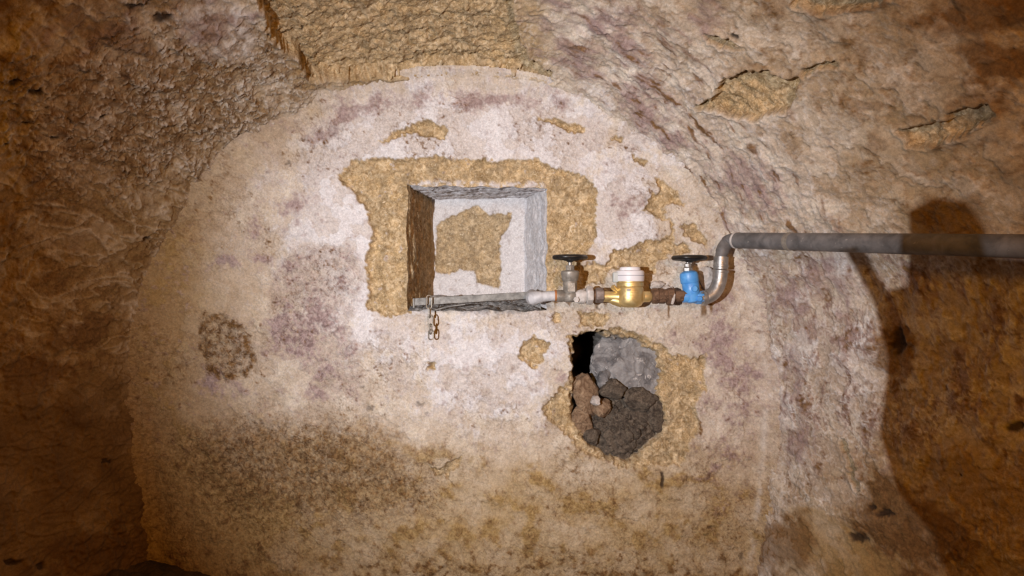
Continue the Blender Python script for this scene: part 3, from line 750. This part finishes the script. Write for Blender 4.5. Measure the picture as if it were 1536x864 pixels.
# ------------------------------------------------------------------ fittings
YA = -0.070                              # axis of the pipework in front of the wall
Q = (D + YA) / FPX                       # metres per photo pixel there
def lathe(bm, prof, origin=(0, 0, 0), ax='Z', seg=40, hexa=False):
    """prof: list of (radius, along) in metres"""
    n = 6 if hexa else seg
    rings = []
    for r, z in prof:
        ring = []
        for i in range(n):
            a = 2 * math.pi * (i + (0.5 if hexa else 0)) / n
            c, s = r * math.cos(a), r * math.sin(a)
            p = {'Z': (c, s, z), 'X': (z, c, s), 'Y': (c, z, s)}[ax]
            ring.append(bm.verts.new(Vector(p) + Vector(origin)))
        rings.append(ring)
    for a, b in zip(rings, rings[1:]):
        for i in range(n):
            j = (i + 1) % n
            bm.faces.new((a[i], a[j], b[j], b[i]))
    bm.faces.new(rings[0][::-1]); bm.faces.new(rings[-1])
def tube(bm, pts, rad, seg=24, caps=True):
    pts = [Vector(p) for p in pts]
    rads = rad if isinstance(rad, (list, tuple)) else [rad] * len(pts)
    t0 = (pts[1] - pts[0]).normalized()
    up = Vector((0, 1, 0)) if abs(t0.y) < 0.9 else Vector((0, 0, 1))
    u = t0.cross(up).normalized(); rings = []
    for i, p in enumerate(pts):
        t = (pts[min(i + 1, len(pts) - 1)] - pts[max(i - 1, 0)]).normalized()
        u = (u - t * u.dot(t)).normalized(); w = t.cross(u)
        rings.append([bm.verts.new(p + rads[i] * (math.cos(2 * math.pi * k / seg) * u + math.sin(2 * math.pi * k / seg) * w)) for k in range(seg)])
    for a, b in zip(rings, rings[1:]):
        for k in range(seg):
            j = (k + 1) % seg
            bm.faces.new((a[k], a[j], b[j], b[k]))
    if caps:
        bm.faces.new(rings[0][::-1]); bm.faces.new(rings[-1])
def bez(p0, p1, p2, p3, n):
    return [((1 - t) ** 3) * p0 + 3 * t * (1 - t) ** 2 * p1 + 3 * t * t * (1 - t) * p2 + t ** 3 * p3 for t in np.linspace(0, 1, n)]
def part(name, mat, parent, fn, bevel=0.0, flat=False):
    bm = bmesh.new(); fn(bm)
    bmesh.ops.recalc_face_normals(bm, faces=bm.faces)
    me = bpy.data.meshes.new(name); bm.to_mesh(me); bm.free()
    o = link(name, me, mat, parent, not flat)
    if not flat:
        me.set_sharp_from_angle(angle=math.radians(38))
    if bevel:
        b = o.modifiers.new('bevel', 'BEVEL'); b.width = bevel; b.segments = 2; b.limit_method = 'ANGLE'; b.angle_limit = math.radians(35)
    return o
def pq(l): return [(r * Q, z * Q) for r, z in l]

def handwheel(root, zc, R, tilt=0.0):
    """spoked wheel with a scalloped rim, lying flat on the stem; zc above root in px"""
    def rim(bm):
        n, m = 60, 12
        rows = []
        for i in range(n):
            a = 2 * math.pi * i / n
            RR = (R - 4) * Q * (1 + 0.035 * math.cos(6 * a))
            rows.append([bm.verts.new(((RR + 4 * Q * math.cos(b)) * math.cos(a), (RR + 4 * Q * math.cos(b)) * math.sin(a), zc * Q + 3.6 * Q * math.sin(b)))
                         for b in (2 * math.pi * k / m for k in range(m))])
        for i in range(n):
            for k in range(m):
                bm.faces.new((rows[i][k], rows[(i + 1) % n][k], rows[(i + 1) % n][(k + 1) % m], rows[i][(k + 1) % m]))
    w = part('handwheel', M_BLACK, root, rim)
    w.rotation_euler = (0, tilt, 0)
    def hub(bm): lathe(bm, pq([(4, zc - 7), (6.5, zc - 5), (7.5, zc - 1), (7, zc + 2.5), (4, zc + 3.5)]), seg=24)
    part('hub', M_BLACK, w, hub)
    for k in range(4):
        a = 0.55 + k * math.pi / 2
        def sp(bm, a=a):
            d = Vector((math.cos(a), math.sin(a), 0))
            tube(bm, [d * 5 * Q + Vector((0, 0, (zc - 3) * Q)), d * 13 * Q + Vector((0, 0, (zc - 2.5) * Q)), d * (R - 5) * Q + Vector((0, 0, zc * Q))], [2.6 * Q, 2.3 * Q, 2.6 * Q], 10)
        part('spoke', M_BLACK, w, sp)
    return w

# pale stub pipe coming out of the niche wall
pv = P(800, 447, YA)
t = thing('stub_pipe', pv, 'pale grey painted stub pipe with rounded elbow at the niche corner', 'pipe')
A0 = P(840, 443, YA) - pv
part('pipe', M_WPAINT, t, lambda bm: tube(bm, [Vector((4 * Q, 0, 1 * Q)), Vector((20 * Q, 0, 2.5 * Q)), A0], 7.8 * Q))
def elb(bm):
    c = [Vector((0.0, 0.10, 0.006)), Vector((-1 * Q, 0.05, 0.002)), Vector((-1 * Q, 0.018, 0)), Vector((1 * Q, 0.004, 0)), Vector((6 * Q, 0, 1 * Q)), Vector((13 * Q, 0, 1.7 * Q))]
    tube(bm, c, [9 * Q, 10 * Q, 10.4 * Q, 10.4 * Q, 9.5 * Q, 8.4 * Q])
part('elbow', M_WPAINT, t, elb)
part('rust_ring', M_ORUST, t, lambda bm: tube(bm, [A0 - Vector((8 * Q, 0, 0.3 * Q)), A0 - Vector((5 * Q, 0, 0.2 * Q))], 8.3 * Q))

# grey gate valve
gv = P(855, 444, YA)
t = thing('gate_valve', gv, 'weathered grey gate valve with black handwheel beside the niche', 'valve', 'gate valves on the pipe run')
part('body', M_VALVE, t, lambda bm: lathe(bm, pq([(7, -9), (10, -7), (11.5, -2), (11, 3), (9.6, 5), (10.2, 7), (10.6, 20), (9.8, 23)])))
part('body_plate', M_VALVE, t, lambda bm: bmesh.ops.create_cube(bm, size=1, matrix=Matrix.LocRotScale(Vector((1 * Q, -9.2 * Q, 13 * Q)), None, Vector((12 * Q, 4 * Q, 14 * Q)))), 0.001)
part('bonnet', M_VALVE, t, lambda bm: lathe(bm, pq([(10.5, 22), (12.2, 24), (12.8, 30), (13.6, 32), (13.8, 36), (12, 38), (5, 39)])))
part('gland_nut', M_VALVE, t, lambda bm: lathe(bm, pq([(7, 38), (7, 45), (6, 46.5)]), hexa=True), 0.0006)
part('stem', M_GALV, t, lambda bm: lathe(bm, pq([(3, 45), (3.2, 50), (2.4, 51), (2.4, 60)]), seg=16))
part('port', M_VALVE, t, lambda bm: lathe(bm, pq([(9, -20), (9.4, -12), (8, -8)]), ax='X'))
part('port', M_LIMED, t, lambda bm: lathe(bm, pq([(8, 8), (10, 12), (11, 16), (11, 20), (9, 24)]), origin=(0, 0, -1 * Q), ax='X'))
part('drain_plug', M_LIMED, t, lambda bm: lathe(bm, pq([(4.4, -14), (4.4, -6), (3, -4)]), origin=(8 * Q, 0, -5 * Q), ax='Y', seg=6))
handwheel(t, 58, 26)

# union between valve and meter
un = P(893, 443, YA)
t = thing('pipe_union', un, 'lime-crusted hexagonal pipe union between grey valve and brass meter', 'pipe fitting')
part('flange', M_LIMED, t, lambda bm: lathe(bm, pq([(11, -14), (14, -12.5), (14.5, -6), (13, -3.5)]), ax='X', hexa=True), 0.001)
part('thread', M_RUST, t, lambda bm: lathe(bm, pq([(8.5, -4), (8.5, 2)]), ax='X'))
part('hex_nut', M_HEX, t, lambda bm: lathe(bm, pq([(10.5, 0), (11.8, 1.5), (11.8, 11), (10.5, 12.5)]), ax='X', hexa=True), 0.0008)

# water meter
wm = P(945, 445, YA)
t = thing('water_meter', wm, 'brass water meter with white plastic cap between two pipe unions', 'water meter')
body = part('body', M_BRASS, t, lambda bm: lathe(bm, pq([(3, -16.5), (11, -15.8), (17, -13), (19.6, -8), (20, -2), (20, 12), (19, 14.5)]), seg=56))
part('port', M_BRASS, t, lambda bm: lathe(bm, pq([(6.8, -41), (8, -40), (8, -37), (7.6, -22), (9, -19), (9.5, -12)]), ax='X'))
part('port', M_BRASS, t, lambda bm: lathe(bm, pq([(9.5, 12), (9, 20), (8.2, 21), (8.2, 29), (6, 32), (4.5, 35)]), ax='X'))
part('belly', M_BRASS, t, lambda bm: tube(bm, [Vector((-34 * Q, 0, -3 * Q)), Vector((-24 * Q, 0, -5 * Q)), Vector((-12 * Q, 0, -8 * Q))], [4 * Q, 7.5 * Q, 8.5 * Q]))
part('collar', M_BRASS, t, lambda bm: lathe(bm, pq([(18.5, 14.5), (20.2, 15.5), (20.2, 21), (18.8, 22), (18.8, 24)]), seg=56))
cap = part('cap', M_WPLAST, t, lambda bm: lathe(bm, pq([(17, 22.5), (20.5, 23), (21, 25), (21, 36), (20.2, 38.5), (17, 39.5), (8, 39.8)]), seg=56))
part('cap_groove', M_LINE, cap, lambda bm: lathe(bm, pq([(21.15, 31), (21.15, 32)]), seg=56))
part('lid', M_WPLAST, t, lambda bm: lathe(bm, pq([(15, 39), (15.5, 40), (15, 43.6), (13.5, 44.5), (4, 45)]), seg=48))
part('hinge_flap', M_GPLAST, t, lambda bm: bmesh.ops.create_cube(bm, size=1, matrix=Matrix.LocRotScale(Vector((-22.5 * Q, -3 * Q, 29 * Q)), None, Vector((8 * Q, 10 * Q, 15 * Q)))), 0.002)
part('adjusting_screw', M_BRASS, t, lambda bm: tube(bm, [Vector((-20 * Q, -2 * Q, 9 * Q)), Vector((-27 * Q, -5 * Q, 15 * Q))], [3.6 * Q, 4.2 * Q], 12))
for zz, w in ((10, 9), (6.5, 12), (2.5, 15)):            # raised casting lines on the body
    def mk(bm, zz=zz, w=w):
        pts = []
        for k in range(7):
            a = -math.pi / 2 + 0.05 + (k / 6 - 0.35) * w / 20
            pts.append(Vector((math.cos(a) * 20.05 * Q, math.sin(a) * 20.05 * Q, zz * Q)))
        tube(bm, pts, 0.5 * Q, 6)
    part('cast_line', M_BRASS, body, mk)
part('stamp', M_LINE, body, lambda bm: bmesh.ops.create_cube(bm, size=1, matrix=Matrix.LocRotScale(Vector((-5.5 * Q, -19.2 * Q, 10 * Q)), Matrix.Rotation(-0.28, 3, 'Z').to_quaternion(), Vector((5.5 * Q, 1 * Q, 3 * Q)))), 0.0005)

# rusty union between meter and blue valve
ru = P(996, 444, YA)
t = thing('rusty_union', ru, 'dark rusted iron union between brass meter and blue valve', 'pipe fitting')
part('hex_nut', M_RUST, t, lambda bm: lathe(bm, pq([(10, -19), (12, -17.5), (12, -9), (10.5, -8)]), ax='X', hexa=True), 0.001)
part('sleeve', M_RUST, t, lambda bm: lathe(bm, pq([(9.5, -9), (10.3, -7), (10.2, 4), (9.5, 6)]), ax='X'))
def crusty(bm):
    lathe(bm, pq([(9, 3), (12.5, 4.5), (13.4, 9), (12.8, 13), (10, 15)]), origin=(0, 0, -1 * Q), ax='X', seg=48)
    for v in bm.verts:
        v.co *= 1 + 0.07 * mnoise.noise(v.co * 300)
part('locknut', M_RUST, t, crusty)
part('tow_wrap', M_LUMP, t, lambda bm: tube(bm, [Vector((9 * Q, -12 * Q, -12 * Q)), Vector((11 * Q, -13 * Q, -4 * Q)), Vector((13 * Q, -11.5 * Q, 3 * Q))], [2 * Q, 2.4 * Q, 1.2 * Q], 8))
part('nipple', M_RUST, t, lambda bm: lathe(bm, pq([(8.6, 13), (8.6, 34)]), ax='X'))

# blue valve
bv = P(1036, 445, YA)
t = thing('gate_valve', bv, 'bright blue gate valve with black handwheel next to the pipe bend', 'valve', 'gate valves on the pipe run')
def tilted(prof, o=(0, 0, 0)):
    def fn(bm):
        lathe(bm, pq(prof))
        bmesh.ops.rotate(bm, verts=bm.verts, cent=(0, 0, 0), matrix=Matrix.Rotation(-0.13, 3, 'Y'))
        bmesh.ops.translate(bm, verts=bm.verts, vec=Vector(o))
    return fn
part('body', M_BLUE, t, tilted([(6, -9.5), (9.5, -7), (10.5, -2), (10.5, 2), (12.2, 8), (12.6, 20), (12, 21)], (2 * Q, 0, 0)))
part('bonnet', M_BLUE, t, tilted([(12.4, 20.5), (13.4, 22), (13.6, 31), (12.6, 36), (9, 38.5), (6, 39)], (1.4 * Q, 0, 0)))
part('port', M_BLUE, t, lambda bm: lathe(bm, pq([(8.5, 4), (9.5, 8), (10, 10), (10, 19), (9, 20.5)]), origin=(0, 0, -1.5 * Q), ax='X', hexa=True), 0.001)
part('port', M_BLUE, t, lambda bm: lathe(bm, pq([(8.5, -12), (9, -10), (9, -2)]), ax='X'))
part('boss', M_BLUE, t, lambda bm: lathe(bm, pq([(4, -14.5), (4.6, -13.5), (5, -9)]), origin=(2 * Q, 0, 12 * Q), ax='Y', seg=20))
part('boss', M_BLUE, t, lambda bm: lathe(bm, pq([(3.6, -12.5), (4.2, -11.5), (4.6, -8)]), origin=(10 * Q, 0, -3 * Q), ax='Y', seg=20))
part('gland_nut', M_GALV, t, lambda bm: lathe(bm, pq([(7, 38), (7.2, 43), (5.4, 44.5), (5.4, 49), (4, 50)]), origin=(-4.5 * Q, 0, 0), hexa=True), 0.0006)
part('stem', M_GALV, t, lambda bm: lathe(bm, pq([(2.6, 48), (2.6, 60)]), origin=(-4.5 * Q, 0, 0), seg=16))
w = handwheel(t, 58, 26)
w.location = (-2 * Q, 0, 0)

# bend and long pipe
e0, e1 = P(1055, 447, YA), P(1081, 405, YA)
t = thing('steel_pipe', e0, 'long grey steel pipe bending up and running along the right wall', 'pipe')
def rel(p): return p - e0
part('bend', M_GALV, t, lambda bm: tube(bm, [rel(p) for p in bez(P(1051, 447, YA), P(1072, 447, YA), P(1080, 430, YA), e1, 20)], [9.4 * Q] * 3 + [10.4 * Q] * 17))
part('bend_socket', M_GALV, t, lambda bm: lathe(bm, pq([(9, -2), (11.5, -1), (11.5, 4), (10, 6)]), ax='X'))
def ringp(c, d, r, w, name, mat):
    d = d.normalized()
    return part(name, mat, t, lambda bm: tube(bm, [rel(c - d * w * Q), rel(c - d * w * 0.6 * Q), rel(c + d * w * 0.6 * Q), rel(c + d * w * Q)], [r * 0.92 * Q, r * Q, r * Q, r * 0.92 * Q]))
c1, c2 = P(1081, 402, YA), P(1084, 372, YA)
updir = Vector((0.06, 0, 1))
ringp(P(1081, 407, YA), updir, 11.6, 2.0, 'coupling_ring', M_GALV)
part('coupling', M_GALV, t, lambda bm: tube(bm, [rel(P(1081, 404, YA)), rel(P(1081.5, 386, YA))], 10.6 * Q))
ringp(P(1081.3, 399, YA), updir, 11.4, 1.5, 'coupling_ring', M_GALV)
ringp(P(1081.6, 386, YA), updir, 10.9, 1.2, 'coupling_ring', M_GALV)
# run of the long pipe: towards the viewer along the splayed wall
l0 = P(1104, 360.5, -0.078); l1 = P(1536, 369.5, -0.55); ldir = (l1 - l0)
part('upper_bend', M_PIPE, t, lambda bm: tube(bm, [rel(p) for p in bez(P(1081.5, 388, YA), P(1083, 372, YA), l0 - ldir.normalized() * 0.030, l0, 18)], [8.8 * Q] * 4 + [9.6 * Q] * 7 + [11 * Q] * 7))
RL = 0.0172
npt = [l0 + ldir * f for f in np.linspace(0, 1.75, 40)]
part('long_pipe', M_PIPE, t, lambda bm: tube(bm, [rel(p) for p in npt], RL, 32))
def pring(f, r, w, mat, nm):
    c, d = l0 + ldir * f, ldir.normalized()
    part(nm, mat, t, lambda bm: tube(bm, [rel(c - d * w), rel(c - d * w * 0.5), rel(c + d * w * 0.5), rel(c + d * w)], [RL * r * 0.95, RL * r, RL * r, RL * r * 0.95], 32))
pring(0.0, 1.06, 0.003, M_LIMED, 'weld_ring')
pring(0.262, 1.06, 0.006, M_VALVE, 'joint_ring')
# ------------------------------------------------------------------ bar on the sill and its chain
b0, b1 = P(622, 452, -0.035), P(806, 441, -0.018)
t = thing('steel_bar', b0, 'grey steel angle bar lying along the niche sill', 'bar')
dv = (b1 - b0); L = dv.length; dn = dv.normalized()
def boxline(bm, a, b, dy0, dy1, dz0, dz1, n=14, wob=0.0006):
    rows = []
    for i in range(n + 1):
        p = a.lerp(b, i / n)
        q = [Vector((0, dy0, dz0)), Vector((0, dy1, dz0)), Vector((0, dy1, dz1)), Vector((0, dy0, dz1))]
        rows.append([bm.verts.new(p + k + Vector((0, 0, wob * mnoise.noise(Vector((i * 0.9, 0, k.z * 90)))))) for k in q])
    for r0, r1 in zip(rows, rows[1:]):
        for k in range(4):
            bm.faces.new((r0[k], r0[(k + 1) % 4], r1[(k + 1) % 4], r1[k]))
    bm.faces.new(rows[0][::-1]); bm.faces.new(rows[-1])
Z0 = Vector((0, 0, 0))
part('web', M_BAR, t, lambda bm: boxline(bm, Z0, dv, 0, 0.004, -0.008, 0.006), 0.0006)
part('flange', M_BAR, t, lambda bm: boxline(bm, Vector((0, 0.002, 0.005)), dv + Vector((0, 0.002, 0.004)), 0, 0.034, -0.002, 0.002), 0.0006)
part('lower_lip', M_BAR, t, lambda bm: boxline(bm, Vector((0, -0.003, -0.0085)), dv * 0.97 + Vector((0, -0.003, -0.0085)), 0, 0.010, -0.0012, 0.0012), 0.0004)
part('end_plate', M_BAR, t, lambda bm: bmesh.ops.create_cube(bm, size=1, matrix=Matrix.LocRotScale(Vector((-0.002, 0.014, -0.004)), None, Vector((0.004, 0.034, 0.022)))), 0.001)
part('end_plate', M_BAR, t, lambda bm: bmesh.ops.create_cube(bm, size=1, matrix=Matrix.LocRotScale(dv + Vector((-0.004, 0.006, -0.002)), None, Vector((0.005, 0.024, 0.020)))), 0.001)
part('stain_shadow_rod', M_BAR, t, lambda bm: tube(bm, [Vector((0.045, 0.004, -0.020)), Vector((0.075, 0.006, -0.012)), Vector((0.115, 0.004, -0.007))], 0.0016, 10))  # rod drawn in place of a thin dark stain-shadow under the bar

ct = P(643.5, 444, -0.046)
t = thing('chain', ct, 'short steel chain hanging from the left end of the bar', 'chain')
def chain_link(c, hh, hw, wire, ang):
    def fn(bm):
        pts = []
        n = 10
        for k in range(n + 1):
            a = math.pi * k / n
            pts.append(Vector((hw * math.cos(a), 0, hh - hw + hw * math.sin(a))))
        for k in range(n + 1):
            a = math.pi + math.pi * k / n
            pts.append(Vector((hw * math.cos(a), 0, -(hh - hw) + hw * math.sin(a))))
        pts.append(pts[0])
        R = Matrix.Rotation(ang, 3, 'Z')
        tube(bm, [R @ p + c for p in pts], wire, 8, False)
    part('link', M_CHAIN, t, fn)
zpx = (D - 0.046) / FPX
for cy, hh, hw, ang, dx in ((9, 10, 4, 0.25, 0), (24, 8.5, 3.2, 1.35, 1), (37, 8.5, 3.4, 0.2, 2), (49.5, 7.5, 3.2, 1.2, 2.5), (58, 7.5, 3.4, 0.3, 3)):
    chain_link(Vector((dx * zpx, 0.0, -cy * zpx)), hh * zpx, hw * zpx, 1.05 * zpx, ang)
